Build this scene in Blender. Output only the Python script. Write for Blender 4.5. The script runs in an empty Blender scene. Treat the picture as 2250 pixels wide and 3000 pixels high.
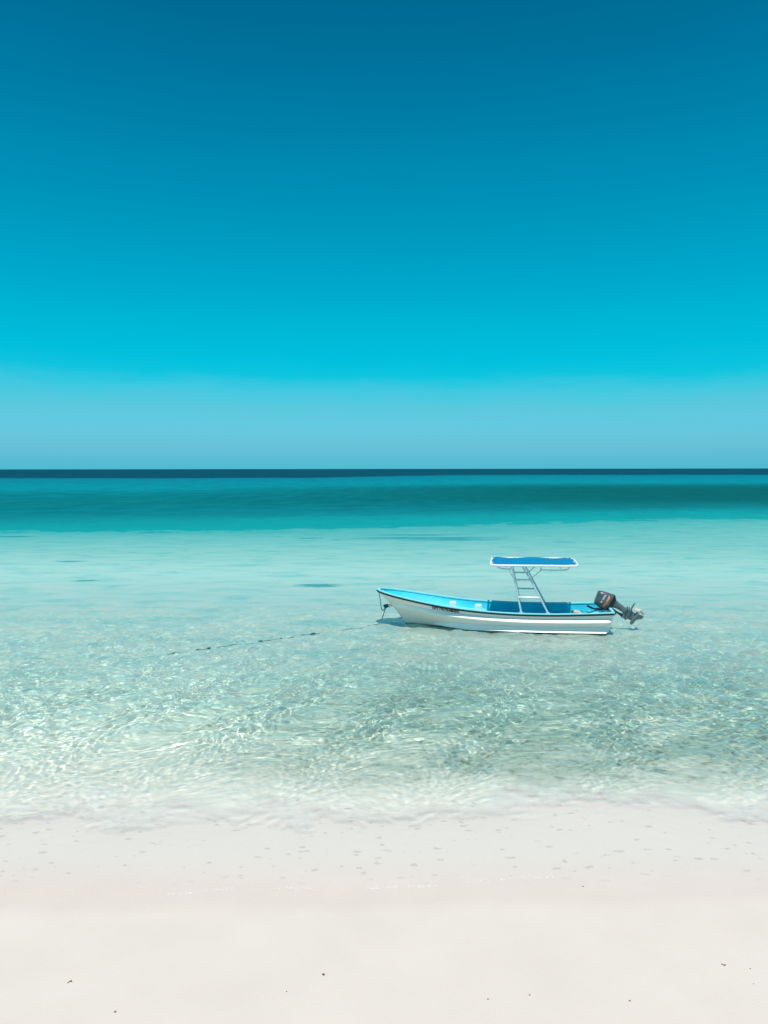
import bpy, bmesh, math, random
import numpy as np
from mathutils import Vector, Matrix, noise as mnoise
R = math.radians
sc = bpy.context.scene
col = sc.collection

# ------------------------------------------------------------------ camera
F_PX, CAM_H = 2250.0, 4.7                       # focal length in photo pixels (photo 3000 high), eye height
PITCH = math.atan(126.5 / F_PX)
cam_d = bpy.data.cameras.new('camera'); cam = bpy.data.objects.new('camera', cam_d); col.objects.link(cam)
cam_d.sensor_fit = 'VERTICAL'; cam_d.sensor_height = 36.0; cam_d.lens = 36.0 * F_PX / 3000.0
cam_d.clip_start = 0.1; cam_d.clip_end = 60000.0
cam.location = (0, 0, CAM_H)
cam.rotation_mode = 'QUATERNION'
cam.rotation_quaternion = Matrix.Rotation(math.pi / 2 - PITCH, 4, 'X').to_quaternion() @ Matrix.Rotation(R(-0.07), 4, 'Z').to_quaternion()
sc.camera = cam

# ------------------------------------------------------------------ render, exposure
sc.render.engine = 'CYCLES'
sc.view_settings.view_transform = 'Standard'; sc.view_settings.look = 'None'
sc.view_settings.exposure = 0.0; sc.view_settings.gamma = 1.0
sc.cycles.use_denoising = True
sc.cycles.max_bounces = 10; sc.cycles.transmission_bounces = 6; sc.cycles.transparent_max_bounces = 12
sc.cycles.caustics_refractive = True; sc.cycles.caustics_reflective = True; sc.cycles.blur_glossy = 0.3
sc.cycles.sample_clamp_indirect = 4.0
sc.cycles.use_adaptive_sampling = False

# ------------------------------------------------------------------ sun and sky
SUN_EL, SUN_AZ = R(74.5), R(176.0)              # azimuth clockwise from +Y: the sun stands behind the camera, almost overhead
sun_d = bpy.data.lights.new('sun', 'SUN'); sun_d.energy = 4.4; sun_d.angle = R(0.53); sun_d.color = (1.0, 0.925, 0.86)
sun = bpy.data.objects.new('sun', sun_d); col.objects.link(sun)
sdir = Vector((math.sin(SUN_AZ) * math.cos(SUN_EL), math.cos(SUN_AZ) * math.cos(SUN_EL), math.sin(SUN_EL)))
sun.rotation_mode = 'QUATERNION'; sun.rotation_quaternion = sdir.to_track_quat('Z', 'Y')
sun.location = (0, 0, 60)
sun_d.cycles.is_caustics_light = True

world = bpy.data.worlds.new('World'); sc.world = world; world.use_nodes = True
nt = world.node_tree; nt.nodes.clear()
N = nt.nodes.new; Lk = nt.links.new
sky = N('ShaderNodeTexSky'); sky.sky_type = 'NISHITA'; sky.sun_disc = False
sky.sun_elevation = SUN_EL; sky.sun_rotation = SUN_AZ; sky.altitude = 0; sky.air_density = 1.0; sky.dust_density = 1.0; sky.ozone_density = 1.0
bg = N('ShaderNodeBackground'); bg.inputs['Strength'].default_value = 0.1
wo = N('ShaderNodeOutputWorld')
Lk(bg.outputs[0], wo.inputs[0])
# grade of the clear sky by elevation (the photograph's sky is a deep, green leaning blue that turns cyan and then hazy towards the sea)
SKY = [  # (elevation in degrees, wanted sRGB, what the plain sky gives there)
 (0.0, (80,186,208), (145,145,134)), (0.35, (83,186,209), (155,154,141)), (0.75, (90,187,211), (165,164,149)), (1.2, (98,189,213), (172,173,158)),
 (1.9, (104,193,216), (179,183,170)),
 (4.3, (92,199,220), (171,189,192)), (5.6, (66,200,223), (163,185,195)), (6.8, (16,196,222), (156,180,196)), (8.2, (0,190,219), (149,174,194)),
 (10.5, (0,181,212), (139,165,191)), (15.2, (0,160,196), (123,149,181)), (20.8, (0,139,179), (111,136,170)),
 (25.9, (0,120,163), (104,128,163)), (30.5, (0,107,148), (100,124,159)), (50, (0,88,130), (92,116,150))]
lin = lambda c: ((c / 255 + 0.055) / 1.055) ** 2.4 if c > 10 else c / 255 / 12.92
ct = N('ShaderNodeTexCoord'); sp = N('ShaderNodeSeparateXYZ'); Lk(ct.outputs['Generated'], sp.inputs[0])
mp_ = N('ShaderNodeMapping'); mp_.inputs['Scale'].default_value = (5, 5, 26); Lk(ct.outputs['Generated'], mp_.inputs[0])
nz = N('ShaderNodeTexNoise'); nz.inputs['Scale'].default_value = 1.0; nz.inputs['Detail'].default_value = 8.0; nz.inputs['Roughness'].default_value = 0.62; Lk(mp_.outputs[0], nz.inputs['Vector'])
wv = N('ShaderNodeMath'); wv.operation = 'MULTIPLY_ADD'; wv.inputs[1].default_value = 0.044; wv.inputs[2].default_value = -0.022; Lk(nz.outputs[0], wv.inputs[0])   # uneven haze
fd = N('ShaderNodeMapRange'); Lk(sp.outputs['Z'], fd.inputs[0]); fd.inputs[1].default_value = 0.02; fd.inputs[2].default_value = 0.10     # none right at the sea
sm = N('ShaderNodeMath'); sm.operation = 'MULTIPLY_ADD'; Lk(wv.outputs[0], sm.inputs[0]); Lk(fd.outputs[0], sm.inputs[1]); Lk(sp.outputs['Z'], sm.inputs[2])
mx = N('ShaderNodeMath'); mx.operation = 'MAXIMUM'; mx.inputs[1].default_value = 0.0; Lk(sm.outputs[0], mx.inputs[0])
rmp = N('ShaderNodeValToRGB'); Lk(mx.outputs[0], rmp.inputs[0])
cr = rmp.color_ramp
while len(cr.elements) < len(SKY): cr.elements.new(0.5)
for e, (el, want, got) in zip(cr.elements, SKY): e.position = math.sin(R(el))
for e, (el, want, got) in zip(cr.elements, SKY):
    e.color = tuple(min(1, lin(w) / lin(g) / 3.0) for w, g in zip(want, got)) + (1,)
ml = N('ShaderNodeMix'); ml.data_type = 'RGBA'; ml.blend_type = 'MULTIPLY'; ml.inputs[0].default_value = 1.0
Lk(sky.outputs[0], ml.inputs[6]); Lk(rmp.outputs[0], ml.inputs[7]); gn = N('ShaderNodeVectorMath'); gn.operation = 'SCALE'; gn.inputs['Scale'].default_value = 3.0     # the grade is stored divided by three
Lk(ml.outputs[2], gn.inputs[0]); Lk(gn.outputs[0], bg.inputs[0])
bg.inputs['Strength'].default_value = 0.1

# ------------------------------------------------------------------ helpers
def tag(o, label=None, cat=None, group=None, kind=None):
    if label: o['label'] = label
    if cat: o['category'] = cat
    if group: o['group'] = group
    if kind: o['kind'] = kind
    return o

def mesh_obj(name, verts, faces, mat=None, parent=None, smooth=False):
    me = bpy.data.meshes.new(name)
    if isinstance(verts, np.ndarray) and isinstance(faces, np.ndarray):
        nf, k = faces.shape
        me.vertices.add(len(verts)); me.vertices.foreach_set('co', verts.astype(np.float32).ravel())
        me.loops.add(nf * k); me.loops.foreach_set('vertex_index', faces.astype(np.int32).ravel())
        me.polygons.add(nf); me.polygons.foreach_set('loop_start', np.arange(0, nf * k, k, dtype=np.int32))
        me.polygons.foreach_set('loop_total', np.full(nf, k, dtype=np.int32))
        me.update(calc_edges=True)
    else:
        me.from_pydata([tuple(v) for v in verts], [], [tuple(f) for f in faces]); me.update()
    if smooth: me.polygons.foreach_set('use_smooth', [True] * len(me.polygons))
    if mat: me.materials.append(mat)
    o = bpy.data.objects.new(name, me); col.objects.link(o)
    if parent: o.parent = parent
    return o

def grid_faces(ny, nx):
    i = np.arange(ny - 1)[:, None] * nx + np.arange(nx - 1)[None]
    return np.stack([i, i + 1, i + nx + 1, i + nx], -1).reshape(-1, 4)

def graded(a, b, step, growth, lo, hi):
    """even steps from a to b, then growing steps out to lo and hi"""
    c = list(np.arange(a, b + step / 2, step))
    s = step; x = c[-1]
    while x < hi: s *= growth; x += s; c.append(min(x, hi))
    s = step; x = c[0]; pre = []
    while x > lo: s *= growth; x -= s; pre.append(max(x, lo))
    return np.array(pre[::-1] + c)

class Mat:
    def __init__(s, name):
        s.m = bpy.data.materials.new(name); s.m.use_nodes = True; s.t = s.m.node_tree; s.t.nodes.clear()
        s.out = s.n('OutputMaterial')
    def n(s, kind, **kw):
        nd = s.t.nodes.new('ShaderNode' + kind)
        for k, v in kw.items():
            if k.startswith('i_'):
                key = k[2:]; key = int(key) if key.isdigit() else key.replace('_', ' ')
                s.set(nd.inputs[key], v)
            else: setattr(nd, k, v)
        return nd
    def set(s, sock, v):
        if isinstance(v, bpy.types.NodeSocket): s.t.links.new(v, sock)
        elif isinstance(v, bpy.types.Node): s.t.links.new(v.outputs[0], sock)
        else: sock.default_value = v
    def math(s, op, a, b=0.0, c=None, clamp=False):
        nd = s.n('Math', operation=op, use_clamp=clamp); s.set(nd.inputs[0], a); s.set(nd.inputs[1], b)
        if c is not None: s.set(nd.inputs[2], c)
        return nd.outputs[0]
    def maprange(s, v, a, b, c=0.0, d=1.0, smooth=False):
        nd = s.n('MapRange', interpolation_type='SMOOTHSTEP' if smooth else 'LINEAR')
        s.set(nd.inputs[0], v)
        for k, q in zip((1, 2, 3, 4), (a, b, c, d)): s.set(nd.inputs[k], q)
        return nd.outputs[0]
    def mix(s, f, a, b):
        nd = s.n('Mix', data_type='RGBA'); s.set(nd.inputs[0], f); s.set(nd.inputs[6], a); s.set(nd.inputs[7], b); return nd.outputs[2]
    def mul(s, a, b, f=1.0):
        nd = s.n('Mix', data_type='RGBA', blend_type='MULTIPLY'); s.set(nd.inputs[0], f); s.set(nd.inputs[6], a); s.set(nd.inputs[7], b); return nd.outputs[2]
    def noise(s, vec, scale, detail=3.0, rough=0.5, dist=0.0):
        nd = s.n('TexNoise'); s.set(nd.inputs['Vector'], vec); nd.inputs['Scale'].default_value = scale
        nd.inputs['Detail'].default_value = detail; nd.inputs['Roughness'].default_value = rough; nd.inputs['Distortion'].default_value = dist
        return nd.outputs[0]
    def scale(s, vec, sc3, rot=0.0, loc=(0, 0, 0)):
        nd = s.n('Mapping'); s.set(nd.inputs[0], vec); nd.inputs['Scale'].default_value = sc3; nd.inputs['Rotation'].default_value = (0, 0, rot)
        nd.inputs['Location'].default_value = loc; return nd.outputs[0]
    def ramp(s, f, stops, interp='LINEAR'):
        nd = s.n('ValToRGB'); s.set(nd.inputs[0], f); c = nd.color_ramp; c.interpolation = interp
        while len(c.elements) < len(stops): c.elements.new(0.5)
        for e, (p, q) in zip(c.elements, stops): e.position = p
        for e, (p, q) in zip(c.elements, stops): e.color = tuple(q) + (1,) if len(q) == 3 else q
        return nd.outputs[0]
    def surface(s, sh): s.t.links.new(sh if isinstance(sh, bpy.types.NodeSocket) else sh.outputs[0], s.out.inputs[0])

def principled(name, color, rough=0.5, metal=0.0, spec=0.5, bump=None, vary=0.0, vscale=3.0, coat=0.0):
    """paint, metal or cloth with a little uneven wear"""
    M = Mat(name); tc = M.n('TexCoord')
    c = tuple(color) + (1,)
    if vary:
        f = M.noise(tc.outputs['Object'], vscale, 5.0, 0.6)
        f = M.maprange(f, 0.3, 0.7)
        c = M.mix(f, tuple(x * (1 - vary) for x in color) + (1,), tuple(min(1, x * (1 + vary)) for x in color) + (1,))
    p = M.n('BsdfPrincipled', i_Base_Color=c, i_Metallic=metal, i_Roughness=rough)
    p.inputs['Specular IOR Level'].default_value = spec; p.inputs['Coat Weight'].default_value = coat
    if bump:
        b = M.n('Bump', i_Strength=bump[1], i_Distance=bump[2]); M.set(b.inputs['Height'], M.noise(tc.outputs['Object'], bump[0], 4.0))
        M.set(p.inputs['Normal'], b.outputs[0])
    M.surface(p); return M.m

# ------------------------------------------------------------------ the lie of the land
SHX = np.array([-60, -12, -6, -3.6, -2.2, -0.5, 0.6, 1.4, 2.4, 3.4, 4.7, 8, 14, 60.])
SHY = np.array([7.6, 7.9, 8.05, 8.15, 8.32, 8.36, 8.36, 8.55, 8.68, 8.70, 8.66, 8.8, 8.9, 9.2])
def shore(x): return np.interp(x, SHX, SHY)
DD = np.array([-40, -8, -2.2, -0.6, 0, 1.0, 2.2, 3.4, 6, 9, 14, 25, 45, 60, 80, 200, 300, 500, 900, 6e4])
DZ = np.array([1.3, .30, .085, .02, 0, -.03, -.07, -.14, -.34, -.52, -.75, -.95, -1.1, -1.3, -2.0, -2.6, -2.6, -6, -12, -14.])
def vnoise(x, y, seed, n=14, lam=(1., 8.)):
    r = np.random.RandomState(seed); o = 0
    for i in range(n):
        L = math.exp(r.uniform(math.log(lam[0]), math.log(lam[1]))); a = r.uniform(0, 2 * math.pi)
        o = o + np.sin((x * math.cos(a) + y * math.sin(a)) * 2 * math.pi / L + r.uniform(0, 6.3)) / math.sqrt(n / 2)
    return o
def ground_z(x, y):
    d = y - shore(x)
    z = np.interp(d, DD, DZ)
    near = np.clip((120 - np.abs(y)) / 100, 0, 1)
    wet = 1 / (1 + np.exp(-(d - 1.5) * 2))
    return z + near * (0.0012 + 0.010 * wet) * vnoise(x, y, 5, 16, (1.2, 6.)) * np.clip((d + 6) / 6, .12, 1)

# ------------------------------------------------------------------ ground: one sheet from behind the viewer to the horizon
gx = graded(-9, 9, 0.06, 1.06, -30000, 30000); gy = graded(5.2, 20, 0.05, 1.05, -600, 40000)
X, Y = np.meshgrid(gx, gy)
V = np.stack([X, Y, ground_z(X, Y)], -1).reshape(-1, 3)

M = Mat('sand')
geo = M.n('NewGeometry'); P = geo.outputs['Position']
xyz = M.n('SeparateXYZ', i_0=P); px, py, pz = xyz.outputs
Pm = M.n('CombineXYZ', i_0=px, i_1=py)
# dry sand, damp sand below the wash line
wline = M.n('FloatCurve'); 
wob = M.noise(Pm.outputs[0], 0.35, 4.0)
dryline = M.math('ADD', M.math('MULTIPLY', px, 0.028), M.math('MULTIPLY', wob, 0.42))      # where the last wave stopped
dry = M.maprange(M.math('SUBTRACT', py, dryline), 7.60, 7.90, 1, 0, smooth=True)
g1 = M.noise(Pm.outputs[0], 1.1, 6.0, 0.6); g2 = M.noise(Pm.outputs[0], 220.0, 2.0, 0.7)
drycol = M.mix(M.maprange(g1, 0.35, 0.65), (0.645, 0.570, 0.507, 1), (0.672, 0.594, 0.530, 1))
wetcol = M.mix(M.maprange(g1, 0.35, 0.65), (0.635, 0.548, 0.484, 1), (0.660, 0.570, 0.506, 1))
wetcol = M.mix(M.maprange(py, 8.2, 9.3, 0, 1, smooth=True), wetcol, (0.63, 0.59, 0.535, 1))
sandc = M.mix(dry, wetcol, drycol)
sandc = M.mul(sandc, M.ramp(g2, [(0.25, (0.93, 0.93, 0.93)), (0.6, (1, 1, 1))]), 0.6)
# stony, weedy patches on the bottom between the wash and the boat, sea grass far out
st = M.noise(M.scale(Pm.outputs[0], (0.35, 0.55, 1), rot=R(25)), 1.6, 7.0, 0.65, 0.4)
band = M.math('MULTIPLY', M.maprange(py, 10.6, 12.2, 0, 1, smooth=True), M.maprange(py, 16.0, 24.0, 1, 0.25, smooth=True))
side = M.maprange(px, -5.0, 1.5, 0.15, 1.0, smooth=True)
stones = M.math('MULTIPLY', M.maprange(st, 0.42, 0.60, 0, 1, smooth=True), M.math('MULTIPLY', band, side))
fine = M.noise(M.scale(Pm.outputs[0], (1.0, 1.3, 1), rot=R(25)), 5.5, 5.0, 0.7, 0.6)
area = M.math('MULTIPLY', M.math('MULTIPLY', band, side), M.maprange(st, 0.36, 0.56, 0.45, 1.0, smooth=True))
sandc = M.mix(M.math('MULTIPLY', area, 0.88), sandc, (0.25, 0.315, 0.265, 1))                   # thin algae
sandc = M.mix(M.math('MULTIPLY', M.math('MULTIPLY', area, M.maprange(fine, 0.50, 0.64, 0, 1, smooth=True)), 0.75), sandc, (0.115, 0.125, 0.095, 1))     # rubble
# shell bits, plus pit and bubble shadows painted into the sand colour as flecks
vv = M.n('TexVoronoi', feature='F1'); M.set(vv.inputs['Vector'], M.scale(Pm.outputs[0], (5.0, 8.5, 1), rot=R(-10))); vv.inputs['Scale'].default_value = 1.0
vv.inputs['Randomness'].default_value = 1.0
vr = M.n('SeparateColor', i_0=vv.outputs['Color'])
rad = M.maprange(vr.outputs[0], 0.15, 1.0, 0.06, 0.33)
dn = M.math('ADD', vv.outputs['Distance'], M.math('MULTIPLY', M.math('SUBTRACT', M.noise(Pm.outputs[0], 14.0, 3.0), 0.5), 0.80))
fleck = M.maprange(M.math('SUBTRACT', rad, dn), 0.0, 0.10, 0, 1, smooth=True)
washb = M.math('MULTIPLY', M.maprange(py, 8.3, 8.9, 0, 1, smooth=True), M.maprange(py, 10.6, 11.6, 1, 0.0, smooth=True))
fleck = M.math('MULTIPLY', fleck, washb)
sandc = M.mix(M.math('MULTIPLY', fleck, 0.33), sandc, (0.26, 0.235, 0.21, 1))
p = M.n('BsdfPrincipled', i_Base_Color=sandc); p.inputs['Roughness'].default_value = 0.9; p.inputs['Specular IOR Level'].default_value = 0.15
M.set(p.inputs['Roughness'], M.maprange(dry, 0, 1, 0.55, 0.95))
b1 = M.n('Bump', i_Strength=0.5, i_Distance=0.01); M.set(b1.inputs['Height'], M.noise(Pm.outputs[0], 40.0, 4.0, 0.7))
M.set(p.inputs['Normal'], b1.outputs[0])
M.surface(p); SAND = M.m
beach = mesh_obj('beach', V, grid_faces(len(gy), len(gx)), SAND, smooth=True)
tag(beach, kind='structure'); beach.cycles.is_caustics_receiver = True

# ------------------------------------------------------------------ the sea: a real rippled surface near the shore
rs = np.random.RandomState(11)
def waves(x, y, lo, hi, seed):
    z = np.zeros_like(x)
    wx = x + 0.10 * vnoise(x, y, 31, 8, (1.6, 5)); wy = y + 0.10 * vnoise(x, y, 32, 8, (1.6, 5))
    r = np.random.RandomState(seed)
    for i in range(110):
        L = math.exp(r.uniform(math.log(lo), math.log(hi)))
        a = r.normal(R(112), R(65))
        A = WAVE * L ** 1.38 / math.sqrt(90)
        ph = (wx * math.cos(a) + wy * math.sin(a)) * 2 * math.pi / L + r.uniform(0, 6.3)
        z += A * (np.sin(ph) + 0.25 * np.sin(2 * ph + .6))
    return z
WAVE = 0.037
sx = graded(-8.4, 8.4, 0.024, 1.008, -16, 16); sx = np.concatenate([graded(-16, -15.9, .1, 1.06, -30000, -15.95)[:-2], sx, graded(15.9, 16, .1, 1.06, 16.1, 30000)[3:]])
sx = sx[np.concatenate([[True], np.diff(sx) > 1e-4])]; sy = graded(7.4, 17.5, 0.024, 1.006, 7.0, 26); sy = np.concatenate([sy, graded(26, 26.1, .08, 1.04, 26.1, 40000)[3:]])
sy = sy[np.concatenate([[True], np.diff(sy) > 1e-4])]
SX, SY = np.meshgrid(sx, sy)
stepx = np.gradient(sx)[None, :]; stepy = np.gradient(sy)[:, None]
att = np.clip(1.6 - np.maximum(stepx, stepy) / 0.09, 0, 1)
dsh = SY - shore(SX)
attl = att * np.clip(0.03 + dsh / 8.0, 0.02, 1.0); atts = att * np.clip(0.20 + dsh / 3.2, 0.05, 1.0) * 1.12
SZ = waves(SX, SY, .30, 1.0, 7) * attl + waves(SX, SY, .075, .30, 8) * atts
Vs = np.stack([SX, SY, SZ], -1).reshape(-1, 3)
SDEP = SZ - ground_z(SX, SY)

M = Mat('sea_water')
geo = M.n('NewGeometry'); P = geo.outputs['Position']
xyz = M.n('SeparateXYZ', i_0=P); px, py, pz = xyz.outputs
Pm = M.n('CombineXYZ', i_0=px, i_1=py).outputs[0]
big = M.noise(M.scale(Pm, (0.012, 0.030, 1)), 1.0, 5.0, 0.6); mid = M.noise(M.scale(Pm, (0.13, 0.20, 1)), 1.0, 6.0, 0.65)
lny = M.math('LOGARITHM', M.math('MAXIMUM', py, 8.0), math.e)
lny = M.math('ADD', lny, M.math('MULTIPLY', M.math('SUBTRACT', big, 0.5), 0.34))
lny = M.math('SUBTRACT', lny, M.math('MULTIPLY', M.maprange(px, -45, 45, -45, 45), M.maprange(py, 40, 60, 0, 0.0038)))
lny = M.math('ADD', lny, M.math('MULTIPLY', M.math('SUBTRACT', mid, 0.5), M.maprange(lny, 3.6, 4.2, 0.10, 0.22)))
t = M.maprange(lny, 2.0, 7.5)
T = lambda y: (math.log(y) - 2.0) / 5.5
edge = M.noise(M.scale(Pm, (0.55, 0.40, 1)), 1.0, 5.0, 0.7)
t = M.math('ADD', t, M.math('MULTIPLY', M.math('SUBTRACT', edge, 0.5), M.maprange(py, 40, 55, 0.0, 0.035)))
body = M.ramp(t, [(T(8), (0.42, 0.50, 0.47)), (T(17), (0.56, 0.70, 0.64)), (T(25), (0.50, 0.66, 0.57)), (T(34), (0.36, 0.57, 0.49)), (T(46), (0.20, 0.46, 0.41)), (T(58), (0.08, 0.38, 0.355)),
                  (T(62.2), (0.05, 0.345, 0.325)), (T(63.2), (0.0, 0.29, 0.285)), (T(74), (0.0, 0.25, 0.26)), (T(84), (0.0, 0.175, 0.20)),
                  (T(120), (0.0, 0.155, 0.175)), (T(165), (0.0, 0.165, 0.19)), (T(225), (0.0, 0.225, 0.27)), (T(370), (0.0, 0.19, 0.25)), (T(455), (0.0, 0.175, 0.24)), (T(500), (0.0, 0.060, 0.095)), (T(1700), (0.0, 0.056, 0.095))])
dgr = M.maprange(M.math('MULTIPLY', M.maprange(px, -60, 60, 0, 1, smooth=True), M.math('MULTIPLY', M.maprange(py, 78, 120, 0, 1, smooth=True), M.maprange(py, 170, 260, 1, 0, smooth=True))), 0, 1)
body = M.mix(M.math('MULTIPLY', dgr, M.maprange(mid, 0.35, 0.62, 0.5, 1.0)), body, (0.0, 0.085, 0.082, 1))
n3 = M.noise(M.scale(Pm, (0.32, 0.075, 1)), 1.0, 4.0, 0.65)
body = M.mul(body, M.ramp(n3, [(0.35, (0.84, 0.86, 0.88)), (0.62, (1.08, 1.08, 1.06))]), M.maprange(py, 60, 110, 0.0, 0.9))
body = M.mul(body, M.ramp(mid, [(0.36, (0.8, 0.82, 0.84)), (0.6, (1.08, 1.08, 1.06))]), M.maprange(py, 50, 90, 0.0, 1.0))
# patches of weed showing dark through the shallows: (x, y, half width, half depth)
msk = None
for cx, cy, hx, hy in [(3.2, 52.0, 5.2, 0.75), (4.6, 50.6, 3.4, 0.55), (2.2, 54.5, 3.6, 0.45), (-5.0, 52.0, 0.9, 0.4), (-3.3, 51.0, 0.35, .22), (-2.7, 30.8, 0.95, 0.5), (-12.6, 32.2, 0.55, 0.25), (-26.0, 53.5, 1.8, 0.6), (11.5, 49.0, 0.8, 0.35), (-16, 39, .8, .3), (9.0, 40.0, .8, .25)]:
    dx = M.math('MULTIPLY', M.math('SUBTRACT', px, cx), 1 / hx); dy = M.math('MULTIPLY', M.math('SUBTRACT', py, cy), 1 / hy)
    e = M.math('SQRT', M.math('ADD', M.math('MULTIPLY', dx, dx), M.math('MULTIPLY', dy, dy)))
    e = M.math('ADD', e, M.math('MULTIPLY', M.math('SUBTRACT', M.noise(M.scale(Pm, (0.9, 2.2, 1)), 1.2, 5.0, 0.7), 0.5), 1.8))
    e = M.maprange(e, 0.40, 1.35, 1, 0, smooth=True)
    msk = e if msk is None else M.math('MAXIMUM', msk, e)
body = M.mix(M.math('MULTIPLY', msk, 0.85), body, (0.0, 0.24, 0.27, 1))
soft = M.noise(M.scale(Pm, (0.42, 1.0, 1), rot=R(22)), 1.0, 7.0, 0.68, 0.5)
body = M.mul(body, M.ramp(soft, [(0.34, (0.52, 0.84, 0.87)), (0.46, (0.88, 0.965, 0.975)), (0.52, (0.98, 1.0, 1.0)), (0.64, (1.10, 1.02, 1.01))]), M.maprange(py, 24, 70, 1.0, 0.6))
# colour the water gives to what is seen through it: deeper water takes out more red
tint = M.ramp(t, [(T(8.4), (0.95, 0.93, 0.92)), (T(9.4), (0.94, 0.935, 0.925)), (T(10.4), (0.95, 0.98, 0.965)), (T(12.0), (0.93, 0.995, 0.96)), (T(16), (0.80, 0.965, 0.91)), (T(22), (0.71, 0.925, 0.885)), (T(30), (0.5, 0.88, 0.86)), (T(60), (0.40, 0.86, 0.85))])
murk = M.maprange(py, 13.5, 34.0, 0.0, 1.0)
murk = M.math('POWER', murk, 0.8)
# ripples too fine for the mesh
far = M.maprange(py, 24, 60, 0, 1)
r1 = M.noise(M.scale(Pm, (7.0, 9.0, 1), rot=R(20)), 1.0, 5.0, 0.65, 0.3); r2 = M.noise(M.scale(Pm, (0.9, 1.9, 1), rot=R(8)), 1.0, 5.0, 0.6)
bmp = M.n('Bump', i_Distance=0.012); M.set(bmp.inputs['Strength'], M.maprange(py, 9, 22, 0.15, 0.75)); M.set(bmp.inputs['Height'], r1)
bmp2 = M.n('Bump', i_Distance=0.20); M.set(bmp2.inputs['Strength'], M.maprange(py, 24, 60, 0.0, 0.8)); M.set(bmp2.inputs['Height'], r2); M.set(bmp2.inputs['Normal'], bmp.outputs[0])
tint = M.mul(tint, (1.36, 1.36, 1.35, 1)); refr = M.n('BsdfRefraction', i_Color=tint, i_Roughness=0.0, i_IOR=1.333)
dif = M.n('BsdfDiffuse', i_Color=body); M.set(dif.inputs['Normal'], bmp2.outputs[0])
gl = M.n('BsdfGlossy', i_Color=(1, 1, 1, 1)); M.set(gl.inputs['Roughness'], M.maprange(py, 12, 60, 0.03, 0.25)); M.set(gl.inputs['Normal'], bmp2.outputs[0])
fr = M.n('Fresnel', i_IOR=1.333); M.set(fr.inputs['Normal'], bmp2.outputs[0])
ff = M.math('MINIMUM', fr.outputs[0], M.maprange(lny, 2.9, 4.6, 0.34, 0.05)); ff = M.math('MULTIPLY', ff, M.maprange(py, 8.6, 10.8, 0.3, 1.0))
dep = M.n('Attribute', attribute_name='water_depth').outputs['Fac']
low = M.math('MULTIPLY_ADD', M.noise(M.scale(Pm, (0.6, 1.0, 1)), 7.0, 5.0, 0.7), 0.024, 0.040)
wn = M.n('TexWhiteNoise'); M.set(wn.inputs['Vector'], P)
thin = M.math('GREATER_THAN', dep, M.math('MULTIPLY_ADD', wn.outputs['Value'], 0.030, low))    # the caustic solver needs one or the other at each point
pr_ = M.math('DIVIDE', M.math('SUBTRACT', dep, low), 0.030, clamp=True)
lost = M.math('SUBTRACT', 1.0, M.math('MULTIPLY', pr_, M.math('SUBTRACT', 1.0, pr_)))          # what the solver misses where the two meet
gain = M.math('POWER', lost, -0.27)
gc = M.n('CombineColor', i_0=gain, i_1=gain, i_2=gain).outputs[0]
film = M.n('BsdfTransparent', i_Color=gc)         # the thin sheet of water running up the sand
M.set(refr.inputs['Color'], M.mul(tint, gc))
see = M.n('MixShader', i_0=thin, i_1=film.outputs[0], i_2=refr.outputs[0])
a = M.n('MixShader', i_0=murk, i_1=see.outputs[0], i_2=dif.outputs[0])
bsh = M.n('MixShader', i_0=ff, i_1=a.outputs[0], i_2=gl.outputs[0])
M.surface(bsh); WATER = M.m
sea = mesh_obj('sea', Vs, grid_faces(len(sy), len(sx)), WATER, smooth=True)
at = sea.data.attributes.new('water_depth', 'FLOAT', 'POINT'); at.data.foreach_set('value', SDEP.astype(np.float32).ravel())
tag(sea, kind='structure'); sea.cycles.is_caustics_caster = True

# ------------------------------------------------------------------ paints
PSI = R(8.998)
M = Mat('hull_grey_paint'); tc = M.n('TexCoord'); xyz = M.n('SeparateXYZ', i_0=tc.outputs['Object'])
f = M.maprange(M.noise(tc.outputs['Object'], 2.2, 5.0, 0.6), 0.3, 0.7)
c = M.mix(f, (0.86, 0.745, 0.68, 1), (0.91, 0.79, 0.725, 1))
weed_and_shade = M.maprange(M.math('ADD', xyz.outputs[2], M.math('MULTIPLY', M.math('SUBTRACT', M.noise(M.scale(tc.outputs['Object'], (3, 3, 1)), 2.0, 4.0), 0.5), 0.05)), 0.015, 0.045, 1, 0)
c = M.mix(weed_and_shade, c, (0.11, 0.105, 0.07, 1))                          # weed on the bottom; above the water, contact shade painted into the hull colour
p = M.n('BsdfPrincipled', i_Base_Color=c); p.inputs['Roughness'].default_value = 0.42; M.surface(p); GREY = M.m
WHITE = principled('white_paint', (0.90, 0.87, 0.85), 0.4, vary=0.02, vscale=5)
CYAN = principled('cyan_paint', (0.0, 0.57, 0.73), 0.5, vary=0.14, vscale=2.6)
PALE = principled('pale_cyan_paint', (0.22, 0.66, 0.72), 0.5, vary=0.10, vscale=4)
DECKB = principled('worn_cyan_deck_paint', (0.12, 0.68, 0.74), 0.6, vary=0.2, vscale=3.5)
RUBBER = principled('black_rubber', (0.012, 0.016, 0.024), 0.5)
LETTER = principled('black_letter_paint', (0.012, 0.012, 0.014), 0.5)
ALU = principled('aluminium_tube', (0.74, 0.75, 0.75), 0.34, metal=0.35)
ALUW = principled('white_enamelled_tube', (0.86, 0.84, 0.84), 0.35)
FABRIC = principled('blue_canvas', (0.0, 0.205, 0.40), 0.85, spec=0.15, vary=0.10, vscale=5, bump=(30, 0.4, 0.01))
COWL = principled('charcoal_cowl_paint', (0.085, 0.10, 0.11), 0.28, coat=0.4, vary=0.15, vscale=6)
MGREY = principled('grey_motor_paint', (0.13, 0.165, 0.18), 0.35, vary=0.15, vscale=8)
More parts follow.
